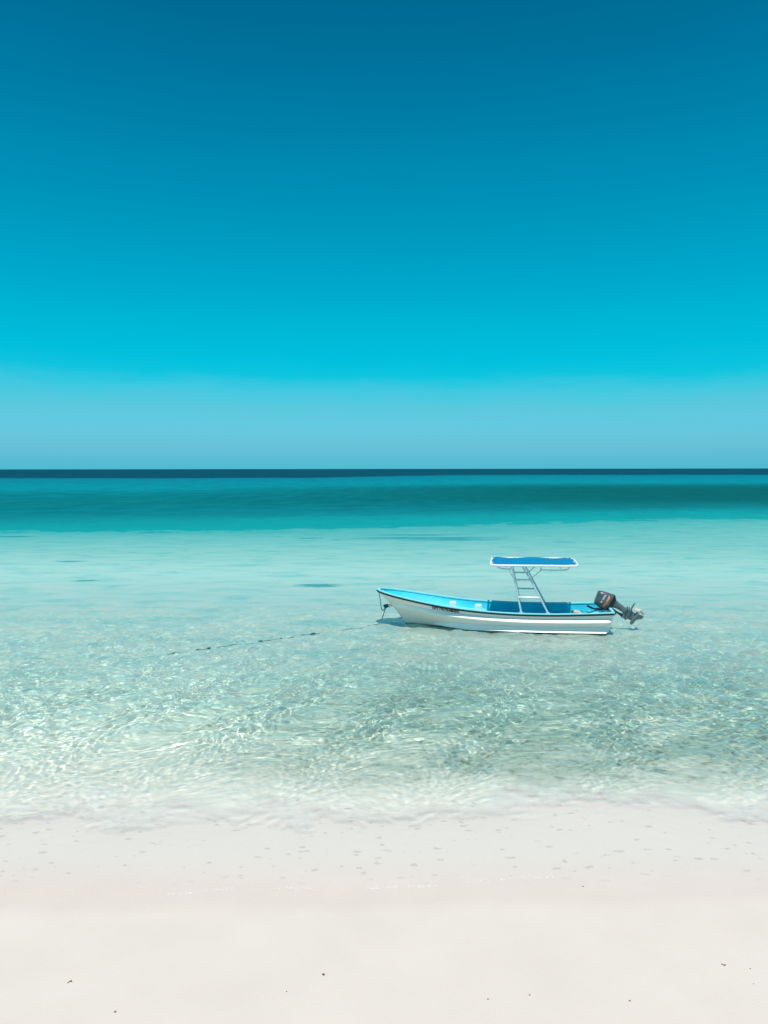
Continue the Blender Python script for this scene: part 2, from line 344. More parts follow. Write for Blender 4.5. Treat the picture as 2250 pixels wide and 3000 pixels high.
DARK = principled('black_motor_parts', (0.012, 0.013, 0.016), 0.4)
ORANGE = principled('orange_stripe_paint', (0.95, 0.17, 0.01), 0.4)
SILV = principled('silver_lettering', (0.72, 0.70, 0.71), 0.4)
BEIGE = principled('beige_propeller_paint', (0.72, 0.58, 0.50), 0.4)
TANKB = principled('blue_plastic', (0.0, 0.12, 0.36), 0.4)
CLOTH = principled('beige_cloth', (0.55, 0.42, 0.33), 0.9)
ROPE = principled('teal_rope', (0.01, 0.17, 0.22), 0.8)
ROPED = principled('dark_wet_rope', (0.015, 0.11, 0.13), 0.7)
WEED = principled('dry_weed', (0.055, 0.045, 0.02), 0.9)
STONE = principled('dark_coral_pebble', (0.13, 0.115, 0.09), 0.9)

# ------------------------------------------------------------------ shape helpers for the boat; boat axes: x towards the bow, y towards the beach, z up
def join(parts):
    v = []; f = []
    for pv, pf in parts:
        n = len(v); v += [tuple(p) for p in pv]; f += [tuple(i + n for i in q) for q in pf]
    return v, f
def tube(pts, r, k=10, cap=True):
    pts = [Vector(p) for p in pts]; rr = r if hasattr(r, '__len__') else [r] * len(pts)
    v = []; f = []; up = None
    for i, p in enumerate(pts):
        d = (pts[min(i + 1, len(pts) - 1)] - pts[max(i - 1, 0)]).normalized()
        if up is None: up = Vector((0, 0, 1)) if abs(d.z) < .9 else Vector((0, 1, 0))
        a = d.cross(up).normalized(); b = a.cross(d).normalized(); up = b
        for j in range(k):
            t = 2 * math.pi * j / k; v.append(p + rr[i] * (a * math.cos(t) + b * math.sin(t)))
    for i in range(len(pts) - 1):
        for j in range(k):
            f.append((i * k + j, i * k + (j + 1) % k, (i + 1) * k + (j + 1) % k, (i + 1) * k + j))
    if cap: f.append(tuple(range(k))[::-1]); f.append(tuple((len(pts) - 1) * k + j for j in range(k)))
    return v, f
def smooth_path(pts, n=8):
    P = [Vector(p) for p in pts]; P = [2 * P[0] - P[1]] + P + [2 * P[-1] - P[-2]]; o = []
    for i in range(1, len(P) - 2):
        a, b, c, d = P[i - 1:i + 3]
        for k in range(n):
            t = k / n
            o.append(0.5 * ((2 * b) + (c - a) * t + (2 * a - 5 * b + 4 * c - d) * t * t + (3 * b - a - 3 * c + d) * t ** 3))
    return o + [P[-2]]
def rbox(c, size, bev=0.01, rot=None, taper=(1, 1)):
    bm = bmesh.new(); bmesh.ops.create_cube(bm, size=1.0)
    for v in bm.verts:
        top = v.co.z > 0
        v.co = Vector((v.co.x * size[0] * (taper[0] if top else 1), v.co.y * size[1] * (taper[1] if top else 1), v.co.z * size[2]))
    if bev: bmesh.ops.bevel(bm, geom=list(bm.edges), offset=bev, segments=2, affect='EDGES')
    v = [Vector(x.co) for x in bm.verts]; bm.verts.index_update(); f = [tuple(x.index for x in q.verts) for q in bm.faces]; bm.free()
    if rot is not None: v = [rot @ x for x in v]
    return [x + Vector(c) for x in v], f
def loft(rings, cap=True):
    k = len(rings[0]); v = [p for r in rings for p in r]; f = []
    for i in range(len(rings) - 1):
        for j in range(k): f.append((i * k + j, i * k + (j + 1) % k, (i + 1) * k + (j + 1) % k, (i + 1) * k + j))
    if cap: f.append(tuple(range(k))[::-1]); f.append(tuple((len(rings) - 1) * k + j for j in range(k)))
    return v, f
def build(name, parts, mat, parent, smooth=False, auto=None):
    v, f = join(parts) if isinstance(parts, list) else parts
    o = mesh_obj(name, v, f, mat, parent, smooth)
    bm = bmesh.new(); bm.from_mesh(o.data); bmesh.ops.recalc_face_normals(bm, faces=bm.faces)
    if auto is not None:
        for e in bm.edges:
            if len(e.link_faces) == 2 and e.calc_face_angle(0) > R(auto): e.smooth = False
        for q in bm.faces: q.smooth = True
    bm.to_mesh(o.data); bm.free()
    return o

# ------------------------------------------------------------------ hull surface
LR = 6.888
BH = np.array([.905, .943, .968, .968, .942, .918, .895, .88]); ZH = np.array([.64, .588, .558, .562, .611, .714, .864, 1.03])
def cub(x, v):
    n = len(v); x = min(max(x, 0.0), 1.0) * (n - 1); i = min(int(x), n - 2); r = x - i
    vp = [2 * v[0] - v[1]] + list(v) + [2 * v[-1] - v[-2]]; a, b, c, d = vp[i:i + 4]
    return .5 * ((2 * b) + (-a + c) * r + (2 * a - 5 * b + 4 * c - d) * r * r + (-a + 3 * b - 3 * c + d) * r ** 3)
def brim(q): return cub(q, BH) * math.sqrt(max(0.0, 1 - q ** 6))
def zrim(q): return cub(q, ZH)
ST_T = [0, .15, .30, .44, .73, 1.0, 1.5]; ST_S = [6.888, 6.77, 6.62, 6.47, 6.22, 6.01, 5.35]
def send(t): return float(np.interp(t, ST_T, ST_S))
def wwl(q): return float(np.interp(q, [0, .03, .23, .43, .65, .75, .83, .92, .97, 1.0], [.66, .68, .75, .765, .62, .46, .30, .13, .055, .015]))
def S(q, t, side=1, off=0.0):
    """point of the outer hull: q from stern (0) to stem (1), t 0 at the rim, 1 at the water, 1.5 at the keel"""
    s0 = 0.13 * min(t, 1.2); s = s0 + q * (send(t) - s0)
    if t <= 1:
        k = t ** 1.12; w = brim(q) * (1 - k) + wwl(q) * k; z = zrim(q) * (1 - t)
    else:
        k = (t - 1) / .5; w = wwl(q) * (1 - k ** 1.3); z = -0.24 * k
    return Vector((s, side * (w + off), z))
def hull_w(s, z):
    q = s / LR
    for _ in range(12):
        t = 1 - z / zrim(q); s0 = 0.13 * t; q = (s - s0) / (send(t) - s0)
    return S(q, t).y
QS = [0, .03, .08] + [i / 40 for i in range(5, 34)] + [.84, .86, .88, .90, .915, .93, .942, .954, .964, .973, .98, .986, .991, .995, .998, 1.0]
TS = [0, .05, .12, .2, .3, .4, .5, .6, .7, .8, .9, .97, 1.0, 1.08, 1.2, 1.35, 1.5]

boat = bpy.data.objects.new('motor_boat', None); col.objects.link(boat)
boat.location = (6.6045, 22.248, 0.0); boat.rotation_euler = (0, 0, math.pi - PSI)
tag(boat, 'open grey and white boat with cyan inside and blue canopy, floating in shallows', 'boat')

def hull_shell(off=0.0, tmax=1.5):
    v = []; f = []; n = len(QS); ts = [t for t in TS if t <= tmax]
    for side in (1, -1):
        b = len(v)
        for t in ts:
            for q in QS: v.append(S(q, t, side, off))
        for i in range(len(ts) - 1):
            for j in range(n - 1): f.append((b + i * n + j, b + i * n + j + 1, b + (i + 1) * n + j + 1, b + (i + 1) * n + j))
    m = len(ts) * n
    for i in range(len(ts) - 1): f.append((i * n, (i + 1) * n, m + (i + 1) * n, m + i * n))       # transom
    return v, f
hv, hf = hull_shell()
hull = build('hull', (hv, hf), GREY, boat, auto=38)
hull.cycles.is_caustics_receiver = True
bm = bmesh.new(); bm.from_mesh(hull.data); bmesh.ops.remove_doubles(bm, verts=bm.verts, dist=0.002); bm.to_mesh(hull.data); bm.free()

# inner skin: follows the hull 6 cm inside, down to the sole
def sole_z(q): return zrim(q) - (0.25 + 0.25 * (1 - min(1, max(0, (q - .49) / .03))))
def inner(q, z, side, inset=0.06):
    t = max(0.0, 1 - z / zrim(q)); s = min(S(q, t).x, LR - 0.09 - 0.9 * t * 0.5)
    w = max(0.0, S(q, t).y - inset)
    return Vector((s, side * w, z))
iq = [q for q in QS if .012 < q < .985]
v = []; f = []; rows = 6; n = len(iq)
for side in (1, -1):
    b = len(v)
    for k in range(rows):
        for q in iq: v.append(inner(q, zrim(q) - 0.005 + (sole_z(q) + 0.005 - zrim(q)) * k / (rows - 1), side))
    for i in range(rows - 1):
        for j in range(n - 1): f.append((b + i * n + j, b + i * n + j + 1, b + (i + 1) * n + j + 1, b + (i + 1) * n + j))
m = rows * n
for i in range(rows - 1): f.append((i * n, (i + 1) * n, m + (i + 1) * n, m + i * n)); f.append((i * n + n - 1, m + i * n + n - 1, m + (i + 1) * n + n - 1, (i + 1) * n + n - 1))
build('inner_side', (v, f), CYAN, boat, auto=40)
v = []; f = []
for q in iq: v += [inner(q, sole_z(q), 1, .055), Vector((inner(q, sole_z(q), 1).x, 0, sole_z(q) + .012)), inner(q, sole_z(q), -1, .055)]
for j in range(n - 1): f += [(3 * j, 3 * j + 1, 3 * j + 4, 3 * j + 3), (3 * j + 1, 3 * j + 2, 3 * j + 5, 3 * j + 4)]
build('deck', (v, f), DECKB, boat)

# swept rim pieces
def rim_path(t=0.0, off=0.0, dz=0.0):
    qs = [0] + [i / 50 for i in range(1, 43)] + [1 - .16 * (1 - math.sin(a * math.pi / 2 / 14)) for a in range(1, 14)] + [1.0]
    near = [S(q, t, 1) for q in qs]; farp = [S(q, t, -1) for q in qs[:-1]][::-1]
    P = near + farp
    P[len(near) - 1].y = 0
    return P
def sweep(path, prof, mat, name, parent, auto=35, ends=True):
    v = []; n = len(path); k = len(prof)
    for i, p in enumerate(path):
        d = path[min(i + 1, n - 1)] - path[max(i - 1, 0)]; o = Vector((d.y, -d.x, 0)).normalized() * -1
        if i == 0 and False: pass
        for a, z in prof: v.append(p + o * a + Vector((0, 0, z)))
    f = []
    for i in range(n - 1):
        for j in range(k): f.append((i * k + j, i * k + (j + 1) % k, (i + 1) * k + (j + 1) % k, (i + 1) * k + j))
    f.append(tuple(range(k))); f.append(tuple((n - 1) * k + j for j in range(k)))
    return build(name, (v, f), mat, parent, auto=auto)
rp = rim_path()
sweep(rp, [(-.085, -.012), (.012, -.006), (.022, .006), (.020, .020), (.005, .030), (-.06, .030), (-.082, .018)], PALE, 'gunwale', boat)
sweep(rp, [(.002, -.052), (.022, -.050), (.030, -.032), (.028, -.008), (.004, -.008)], RUBBER, 'rubber_fender', boat)
# transom rim
tz = zrim(0)
build('transom_rim', [rbox((0.02, 0, tz + .010), (.09, 1.72, .04), .012)], PALE, boat)
build('transom_fender', [rbox((-.040, 0, tz - .030), (.030, 1.74, .034), .012)], RUBBER, boat)

# rub strakes: a bulge of the hull with a sloping top that catches the sun
def strake(tc, hw, q0, q1, out, name):
    for side in (1, -1):
        qs = [q0 + (q1 - q0) * i / 70 for i in range(71)]; rings = []
        for i, q in enumerate(qs):
            e = min(1, (71 - i) / 14) ** .6 * min(1, (i + 1.5) / 2.5)
            t = tc(q); h = hw * e; o = out * e
            wob = .0035 * math.sin(i * 1.7) + .0025 * math.sin(i * 3.9 + 1)
            rings.append([S(q, t - h + wob, side, -.01), S(q, t - h + wob, side, .010 * e), S(q, t - h * .1, side, o * .56), S(q, t + h * .90, side, o), S(q, t + h, side, o * .97), S(q, t + h * 1.02, side, -.01)])
        build(name, loft(rings), WHITE, hull, auto=22)
strake(lambda q: float(np.interp(q, [0, .25, .5, .75, .9, 1], [.335, .32, .325, .335, .355, .43])), .085, .005, .988, .122, 'rub_strake')
strake(lambda q: float(np.interp(q, [0, .25, .5, .75, .9], [.80, .80, .81, .86, .93])), .115, .005, .835, .20, 'spray_strake')

# lettering painted on the bow
def letters(name, body, mat, parent, fn, bold=0.02):
    cu = bpy.data.curves.new('tmp', 'FONT'); cu.body = body; cu.size = 1.0; cu.offset = bold; cu.space_character = 0.94; cu.resolution_u = 3
    o = bpy.data.objects.new('tmp', cu); col.objects.link(o)
    me = o.to_mesh(); P = [v.co.copy() for v in me.vertices]; F = [tuple(p.vertices) for p in me.polygons]
    x0, x1 = min(p.x for p in P), max(p.x for p in P); y0, y1 = min(p.y for p in P), max(p.y for p in P)
    V = [fn((p.x - x0) / (x1 - x0), (p.y - y0) / (y1 - y0)) for p in P]
    o.to_mesh_clear(); bpy.data.objects.remove(o); bpy.data.curves.remove(cu)
    return mesh_obj(name, V, F, mat, parent)
def on_bow(x, y):
    s = 5.15 - .80 * x; z = (.612 - .094 * x) + y * (.084 + .006 * x)
    return Vector((s, hull_w(s, z) + .0052 + .040 * max(0, min(1, (x - .55) * 2)) * (1 - y) * .9, z))
def on_bow2(x, y): s = 5.15 - .80 * x; z = (.600 - .084 * x) + y * .082; return Vector((s, hull_w(s, z) + .016, z))
letters('lettering', 'TATY I YR-T32-588-SDG', LETTER, hull, on_bow2, 0.045)

# inside: white seat pedestals, motor well
for s in (4.62, 3.84):
    q = s / LR
    build('seat_pedestal', [rbox((s, -.42, sole_z(q) + .105), (.21, .20, .21), .02, taper=(.96, .96))], WHITE, boat)
q = .62 / LR
zb = sole_z(q)
build('motor_well', [rbox((.60, 0, zb + .20), (.04, 1.26, .34), .008, rot=Matrix.Rotation(R(-22), 3, 'Y')),
                     rbox((.30, 0, zb + .26), (.52, 1.36, .03), .006)], PALE, boat)
build('bench', [rbox((1.55, 0, .30), (.28, 1.50, .04), .01), rbox((1.55, 0, .18), (.22, 1.40, .20), .01)], CYAN, boat)
build('mooring_eye', [tube([(6.43 + .05 * math.cos(a), .0, .565 + .05 * math.sin(a)) for a in [i * 2 * math.pi / 12 for i in range(13)]], .010, 6)], DARK, boat)

# ------------------------------------------------------------------ canopy on its ladder frame
def can(s, y, z, name, mat, parent, r): return build(name, [tube([s, y, z], r)], mat, parent, auto=50)
ZC = 1.935
def canopy_outline(h=0.0):
    P = [(3.40, .95), (3.475, .82), (3.50, .5), (3.50, -.5), (3.49, -.82), (3.42, -.95), (2.8, -.965), (1.7, -.965), (1.16, -.95), (1.02, -.86), (.955, -.6), (.945, .0), (.955, .6), (1.01, .86), (1.13, .95), (1.7, .965), (2.8, .965)]
    o = []; n = len(P)
    for i in range(n):
        a, b, c, d = [Vector(P[(i + k - 1) % n] + (0,)) for k in range(4)]
        for k in range(6):
            t = k / 6; o.append(0.5 * ((2 * b) + (c - a) * t + (2 * a - 5 * b + 4 * c - d) * t * t + (3 * b - a - 3 * c + d) * t ** 3))
    return [Vector((2.22 + (p.x - 2.22) * .965, p.y * .975, ZC + .02 * (1 - (p.x - 1) / 2.5) + h)) for p in o]
ol = canopy_outline()
tv, tf = tube(ol + ol[:1], .031, 12, cap=False)
rim = build('canopy_frame', (tv, tf), ALUW, boat, smooth=True)
# lower side rails of the canopy
for side in (1, -1):
    for a, b, c, d in ((3.30, 3.15, 2.88, 2.82), (2.03, 1.98, 1.36, 1.25)):
        build('canopy_side_rail', [tube(smooth_path([(a, side * .90, ZC - .02), (b, side * .79, ZC - .105), (c, side * .79, ZC - .115), (d, side * .90, ZC - .02)] if a > 3 else
                                   [(a, side * .80, ZC - .06), (b, side * .79, ZC - .125), (c, side * .79, ZC - .115), (d, side * .90, ZC - .02)], 5), .024, 8)], ALUW, rim, smooth=True)
for s in (3.0, 2.2, 1.5):
    build('canopy_crossbar', [tube([(s, -.95, ZC - .045), (s, .95, ZC - .045)], .016, 8)], ALUW, rim, smooth=True)
# canvas laced inside the rim: its edge is scalloped between the lashings
nO = len(ol); cen = Vector((2.22, 0, ZC)); rings = []
for k in range(9):
    u = k / 8; ring = []
    for i, p in enumerate(ol):
        th_ = i / nO
        scal = 0.030 + (0.075 + .06 * mnoise.noise(Vector((p.x * 1.3, p.y * 1.1, 7)))) * (0.5 - 0.5 * math.cos(th_ * 2 * math.pi * 13)) ** 1.4 + .03 * mnoise.noise(Vector((p.x * 3, p.y * 3, 0)))
        d = p - cen; L = Vector((d.x, d.y, 0)).length; e = p - Vector((d.x, d.y, 0)) * (scal / L)
        q_ = cen.lerp(e, u)
        q_.z = ZC + .022 + .012 * math.sin(q_.x * 5) * math.cos(q_.y * 4) - .02 * (1 - u * u) + .008 * u + .02 * (1 - (q_.x - 1) / 2.5)
        ring.append(q_)
    rings.append(ring)
vv_ = [p for r in rings for p in r]; ff_ = []
for i in range(8):
    for j in range(nO): ff_.append((i * nO + j, i * nO + (j + 1) % nO, (i + 1) * nO + (j + 1) % nO, (i + 1) * nO + j))
canv = mesh_obj('canopy_canvas', vv_, ff_, FABRIC, boat, True)
sol = canv.modifiers.new('thickness', 'SOLIDIFY'); sol.thickness = .006
for i in range(0, nO, 6):
    p = ol[i]; e = rings[8][i]
    build('lashing', [tube([p + Vector((0, 0, .042)), e + Vector((0, 0, .004))], .006, 5)], ALUW, canv)

LEG = {}
for side in (1, -1):
    fl = [(2.845, side * .78, ZC - .03), (2.773, side * .80, 1.545), (2.58, side * .875, .60)]
    rl = [(2.56, side * .78, ZC - .03), (2.32, side * .80, 1.53), (1.83, side * .875, .60)]
    for P in (fl, rl):
        l = build('canopy_leg', [tube(P, .027, 10), rbox((P[2][0], P[2][1], P[2][2]), (.11, .07, .014), .003)], ALU, boat, auto=50)
    for z, mt in ((1.512, ALUW), (1.012, ALUW)):
        a = np.interp(z, [.6, 1.545, ZC], [2.58, 2.773, 2.845]); b = np.interp(z, [.6, 1.53, ZC], [1.83, 2.32, 2.56]); y = side * np.interp(z, [.6, 1.545, ZC], [.875, .80, .78])
        build('ladder_rung', [tube([(a, y, z), (b, y, z + .006)], .036 if side > 0 else .022, 10)], mt if side > 0 else ALU, boat, smooth=True)
    build('canopy_brace', [tube([(2.33, side * .80, 1.535), (2.12, side * .795, 1.72), (2.0, side * .79, ZC - .118)], .015, 8)], ALU, boat, smooth=True)
    build('canopy_brace', [tube(smooth_path([(2.78, side * .80, 1.55), (2.86, side * .80, 1.66), (2.93, side * .79, ZC - .11)], 4), .015, 8)], ALU, boat, smooth=True)
for s, z in ((2.80, 1.90), (2.50, 1.90)):
    build('canopy_crossbar', [tube([(s, -.78, z), (s, .78, z)], .018, 8)], ALU, rim, smooth=True)

# ------------------------------------------------------------------ outboard motor, tilted up out of the water
C0 = Vector((.36, 0, .93)); DA = Vector((-.866, 0, -.5)); DB = Vector((-.5, 0, .866)); DW = Vector((0, 1, 0))
def mp(a, b, w=0.0): return C0 + DA * a + DB * b + DW * w
def sect(a, b0, b1, hw, n=28, pw=3.2, skew=0.0):
    o = []; c = (b0 + b1) / 2; hb = (b1 - b0) / 2
    for i in range(n):
        t = 2 * math.pi * i / n; x, y = math.cos(t), math.sin(t)
        x = math.copysign(abs(x) ** (2 / pw), x); y = math.copysign(abs(y) ** (2 / pw), y)
        o.append(mp(a + skew * x, c + hb * x, hw * y))
    return o
motor = build('outboard_motor', loft([sect(.40, -.14, .26, .15), sect(.46, -.09, .235, .12), sect(.52, -.03, .21, .075), sect(.60, .0, .19, .055), sect(.80, .0, .165, .05), sect(.90, -.03, .17, .055), sect(.93, -.13, .19, .075), sect(1.02, -.15, .20, .075)]), MGREY, boat, auto=40)
build('cowling', loft([sect(-.055, -.12, .12, .07, skew=-.02), sect(-.045, -.185, .175, .11, skew=-.035), sect(-.01, -.215, .205, .145, skew=-.045), sect(.06, -.225, .235, .165, skew=-.045), sect(.18, -.225, .275, .178, skew=-.03),
                       sect(.30, -.215, .305, .18), sect(.345, -.205, .315, .18), sect(.352, -.20, .308, .172)]), COWL, motor, auto=35)
build('cowling_pan', loft([sect(.352, -.21, .322, .185), sect(.385, -.205, .318, .183), sect(.42, -.17, .285, .165), sect(.47, -.10, .235, .12)]), DARK, motor, auto=35)
def cowl_w(a, b):
    hw = float(np.interp(a, [-.055, -.01, .06, .18, .30, .345], [.07, .145, .165, .178, .18, .18])); b0 = float(np.interp(a, [-.01, .06, .18, .30], [-.215, -.225, -.225, -.215])); b1 = float(np.interp(a, [-.01, .06, .18, .30], [.205, .235, .275, .305]))
    x = abs((b - (b0 + b1) / 2) / ((b1 - b0) / 2)); return hw * max(0, 1 - x ** 3.2) ** (1 / 3.2)
def band(a0, a1, b0, b1, sd, lift=.003, curve=0.0):
    v = []; f = []; n = 14
    for i in range(n + 1):
        b = b0 + (b1 - b0) * i / n; c = curve * (1 - (2 * i / n - 1) ** 2)
        for a in (a0, a1): aa = a + c; v.append(mp(aa, b, sd * (cowl_w(aa, b) + lift)))
    for i in range(n): f.append((2 * i, 2 * i + 1, 2 * i + 3, 2 * i + 2))
    return v, f
for sd in (1, -1):
    build('orange_stripe', [band(.205, .265, -.13, .225, sd, curve=.02)], ORANGE, motor)
    def tx(a0, a1, b0, b1, sd=sd):
        return lambda x, y: mp(a0 + (a1 - a0) * y, b0 + (b1 - b0) * x, sd * (cowl_w(a0 + (a1 - a0) * y, b0 + (b1 - b0) * x) + .0055))
    letters('motor_lettering', 'YAMAHA', SILV, motor, tx(.155, .095, .01, .215), .03)
    letters('motor_lettering', 'Enduro', SILV, motor, tx(.262, .222, .06, .205), .02)
    build('motor_emblem', [([mp(.125 + .028 * math.cos(t), -.035 + .028 * math.sin(t), sd * (cowl_w(.125, -.035) + .005)) for t in [i * math.pi / 8 for i in range(16)]], [tuple(range(16))])], SILV, motor)
build('ventilation_plate', [loft([[mp(a, b, w) for b, w in ((-.17, 0), (-.12, .07), (.1, .10), (.33, .09), (.41, .05), (.41, -.05), (.33, -.09), (.1, -.10), (-.12, -.07))] for a in (z0, z0 + .012)]) for z0 in (.975,)]
      + [loft([[mp(a, b, w) for b, w in ((-.17, 0), (-.12, .09), (.2, .09), (.24, 0), (.2, -.09), (-.12, -.09))] for a in (z0, z0 + .010)]) for z0 in (.86, .915)], MGREY, motor, auto=30)
build('lower_unit', [loft([sect(1.01, -.10, .17, .04, 20, 2), sect(1.12, -.09, .15, .035, 20, 2), sect(1.2, -.08, .15, .04, 20, 2)]),
                     tube([mp(1.2, b) for b in (-.19, -.175, -.14, -.08, 0, .12, .20, .22)], [.012, .028, .046, .058, .062, .062, .052, .04], 16),
                     loft([[mp(1.24, -.02, .012), mp(1.24, .17, .012), mp(1.24, .17, -.012), mp(1.24, -.02, -.012)], [mp(1.39, .12, .006), mp(1.39, .225, .006), mp(1.39, .225, -.006), mp(1.39, .12, -.006)]])], MGREY, motor, auto=40)
pr = [tube([mp(1.2, b) for b in (.21, .23, .31, .335)], [.042, .048, .045, .03], 16)]
for k in range(3):
    ph = k * 2 * math.pi / 3 + .6; g = []
    for i in range(6):
        rr = .04 + .135 * i / 5; ch = .055 * math.sin(min(1, .35 + i / 5) * math.pi * .62) * (1 if i < 5 else .6)
        row = []
        for j in range(5):
            c = (j / 4 - .5) * 2 * ch; an = ph + c * .85 / rr * .8; row.append(mp(1.2 + rr * math.cos(an), .27 + c * .6, rr * math.sin(an)))
        g.append(row)
    v = [p for r in g for p in r]; f = [(i * 5 + j, i * 5 + j + 1, (i + 1) * 5 + j + 1, (i + 1) * 5 + j) for i in range(5) for j in range(4)]
    v2 = [p + DB * .008 for p in v]; m = len(v); rimf = []
    per = [j for j in range(5)] + [i * 5 + 4 for i in range(1, 6)] + [25 + j for j in (3, 2, 1, 0)] + [i * 5 for i in (4, 3, 2, 1)]
    for x in range(len(per)): a_, b_ = per[x], per[(x + 1) % len(per)]; rimf.append((a_, b_, b_ + m, a_ + m))
    pr.append((v + v2, f + [tuple(i + m for i in q) for q in f] + rimf))
build('propeller', pr, BEIGE, motor, auto=40)
build('clamp_bracket', [rbox((-.035, sd * .09, .60), (.05, .035, .30), .008, rot=Matrix.Rotation(R(10), 3, 'Y')) for sd in (1, -1)]
      + [tube([(-.05, -.13, .73), (-.05, .13, .73)], .03, 10), tube([mp(.45, -.07, .07), mp(.78, -.09, .06), mp(.86, -.06, .03)], .024, 8), tube([mp(.45, -.07, -.07), mp(.78, -.09, -.06), mp(.86, -.06, -.03)], .024, 8), tube([(-.07, 0, .52), mp(.80, -.06)], .02, 8),
         rbox(mp(.83, -.085), (.09, .14, .07), .015)], DARK, motor, auto=40)
build('tiller_handle', [tube(smooth_path([mp(.38, -.16, .10), (.38, .15, .63), (.46, .20, .625), (.68, .22, .72)], 4), [.03] * 7 + [.026] * 3 + [.03] * 3, 10)], DARK, motor, auto=50)
build('fuel_hose', [tube(smooth_path([mp(.34, -.21, -.05), (.42, .05, .55), (.55, .15, .52), (.72, .2, .50), (.80, .22, .45)], 6), .014, 8)], DARK, motor, smooth=True)

def top(name, parts, mat, label, cat, group=None, **k):
    o = build(name, parts, mat, None, **k); tag(o, label, cat, group); return o
BM = boat.matrix_basis.copy() if False else Matrix.Translation(boat.location) @ Matrix.Rotation(math.pi - PSI, 4, 'Z')
def bw(p): return BM @ Vector(p)
def place(o): o.matrix_world = BM; return o

# things lying in the boat
tank = place(top('fuel_tank', [rbox((.93, .10, .36), (.36, .42, .30), .04, taper=(.92, .92)), tube([(.84, .05, .50), (.84, .05, .535)], .045, 12)], TANKB, 'blue plastic fuel tank in the stern of the boat, under a beige cloth', 'fuel tank', auto=40))
g = []
for i in range(13):
    for j in range(13):
        x = (i / 12 - .5) * .30; y = (j / 12 - .5) * .34; r = math.hypot(x / .15, y / .17)
        g.append(Vector((.97 + x, .12 + y, .525 + .045 * max(0, 1 - r ** 2) + .022 * mnoise.noise(Vector((x * 14, y * 14, 3))) - .01 * r)))
cl = place(top('cloth', (g, [(i * 13 + j, i * 13 + j + 1, (i + 1) * 13 + j + 1, (i + 1) * 13 + j) for i in range(12) for j in range(12)]), CLOTH, 'crumpled beige cloth on the blue fuel tank in the stern', 'cloth', smooth=True))
m_ = cl.modifiers.new('thickness', 'SOLIDIFY'); m_.thickness = .012

# ------------------------------------------------------------------ mooring rope
rr_ = random.Random(3)
rope = bpy.data.objects.new('mooring_rope', None); col.objects.link(rope); rope.location = bw((6.8, .05, .9))
tag(rope, 'thin teal rope hanging from the bow of the boat and trailing left along the water', 'rope')
inv = Matrix.Translation(-rope.location)
def rp_(pts): return [inv @ Vector(p) for p in pts]
hang = smooth_path([bw(p) for p in ((6.78, .10, .99), (6.80, .08, .99), (6.83, .09, .93), (6.80, .06, .75), (6.77, .05, .50), (6.73, .05, .38), (6.66, .05, .44), (6.60, .04, .53), (6.50, .02, .565))], 6)
build('hanging_line', [tube(rp_(hang), .0125, 8)], ROPE, rope, smooth=True)
down = smooth_path([bw((6.61, .05, .53)), bw((6.66, .05, .38)), bw((6.73, .04, .17)), Vector((-.12, 23.0, .06)), Vector((-.25, 22.95, -.01))], 6)
build('anchor_line', [tube(rp_(down), .0125, 8)], ROPE, rope, smooth=True)
kn = []
for a in range(3):
    c = bw((6.60 + .02 * a, .05, .53 - .012 * a)); kn.append(tube(rp_([c + Vector((.045 * math.cos(t + a), .03 * math.sin(t * 2), .038 * math.sin(t + a * .7))) for t in [i * 2 * math.pi / 16 for i in range(17)]]), .019, 8))
kn.append(tube(rp_(smooth_path([bw((6.58, .05, .55)), bw((6.53, .1, .52)), bw((6.50, .12, .50)), bw((6.48, .1, .54))], 4)), .011, 6))
build('knot', kn, ROPED, rope, smooth=True)
fl = [(-.23, 22.97), (-.61, 22.57), (-1.2, 22.18), (-2.02, 21.63), (-2.7, 21.18), (-3.37, 20.68), (-4.0, 20.30), (-4.6, 19.92), (-5.0, 19.62), (-5.37, 19.36), (-5.8, 19.10), (-6.3, 18.85)]
P_ = smooth_path([(x + rr_.uniform(-.03, .03), y + rr_.uniform(-.03, .03), 0) for x, y in fl], 14)
P_ = [Vector((p.x, p.y, .000 + .015 * math.sin(i * .31) + .009 * math.sin(i * .83 + 1) - .06 * max(0, (i - 120) / 34))) for i, p in enumerate(P_)]
build('floating_line', [tube(rp_(P_), .0075, 6)], ROPED, rope, smooth=True)
for x, y, r in ((-2.02, 21.63, .045), (-3.37, 20.68, .042), (-2.85, 21.05, .020), (-4.6, 19.92, .028), (-4.85, 19.72, .024), (-5.37, 19.36, .022)):
    build('float', [tube(rp_([Vector((x + d, y + d * .6, .012)) for d in (-r * 1.6, -r * 1.2, -r * .5, r * .4, r * 1.2, r * 1.6)]), [.006, r * .5, r * .8, r * .8, r * .45, .006], 10)], ROPED, rope, smooth=True)

# ------------------------------------------------------------------ scraps on the dry sand
def gz(x, y): return float(ground_z(np.array([x]), np.array([y]))[0])
def scrap(x, y, ln, label, seed, mat, bend=.3, name='weed_scrap', cat='seaweed scrap', rot=0.0, group=None):
    r = random.Random(seed); k = 9; ring = []
    for i in range(k):
        u = i / (k - 1) - .5; px_ = u * ln; py_ = bend * ln * math.sin(u * 6 + seed); w = max(.15, 1 - (2 * u) ** 2) * ln * r.uniform(.12, .2)
        c, s_ = math.cos(rot), math.sin(rot)
        ctr = Vector((px_ * c - py_ * s_, px_ * s_ + py_ * c, w * .45 + abs(u) * ln * .1))
        ring.append([ctr + Vector((0, w * math.cos(t), w * .6 * math.sin(t))) for t in [j * math.pi / 4 for j in range(8)]])
    o = build(name, loft(ring), mat, None, smooth=True); o.location = (x, y, gz(x, y)); tag(o, label, cat, group); return o
scrap(-2.85, 6.71, .045, 'small dark curled seaweed scrap alone on the dry sand, low at the left', 1, WEED)
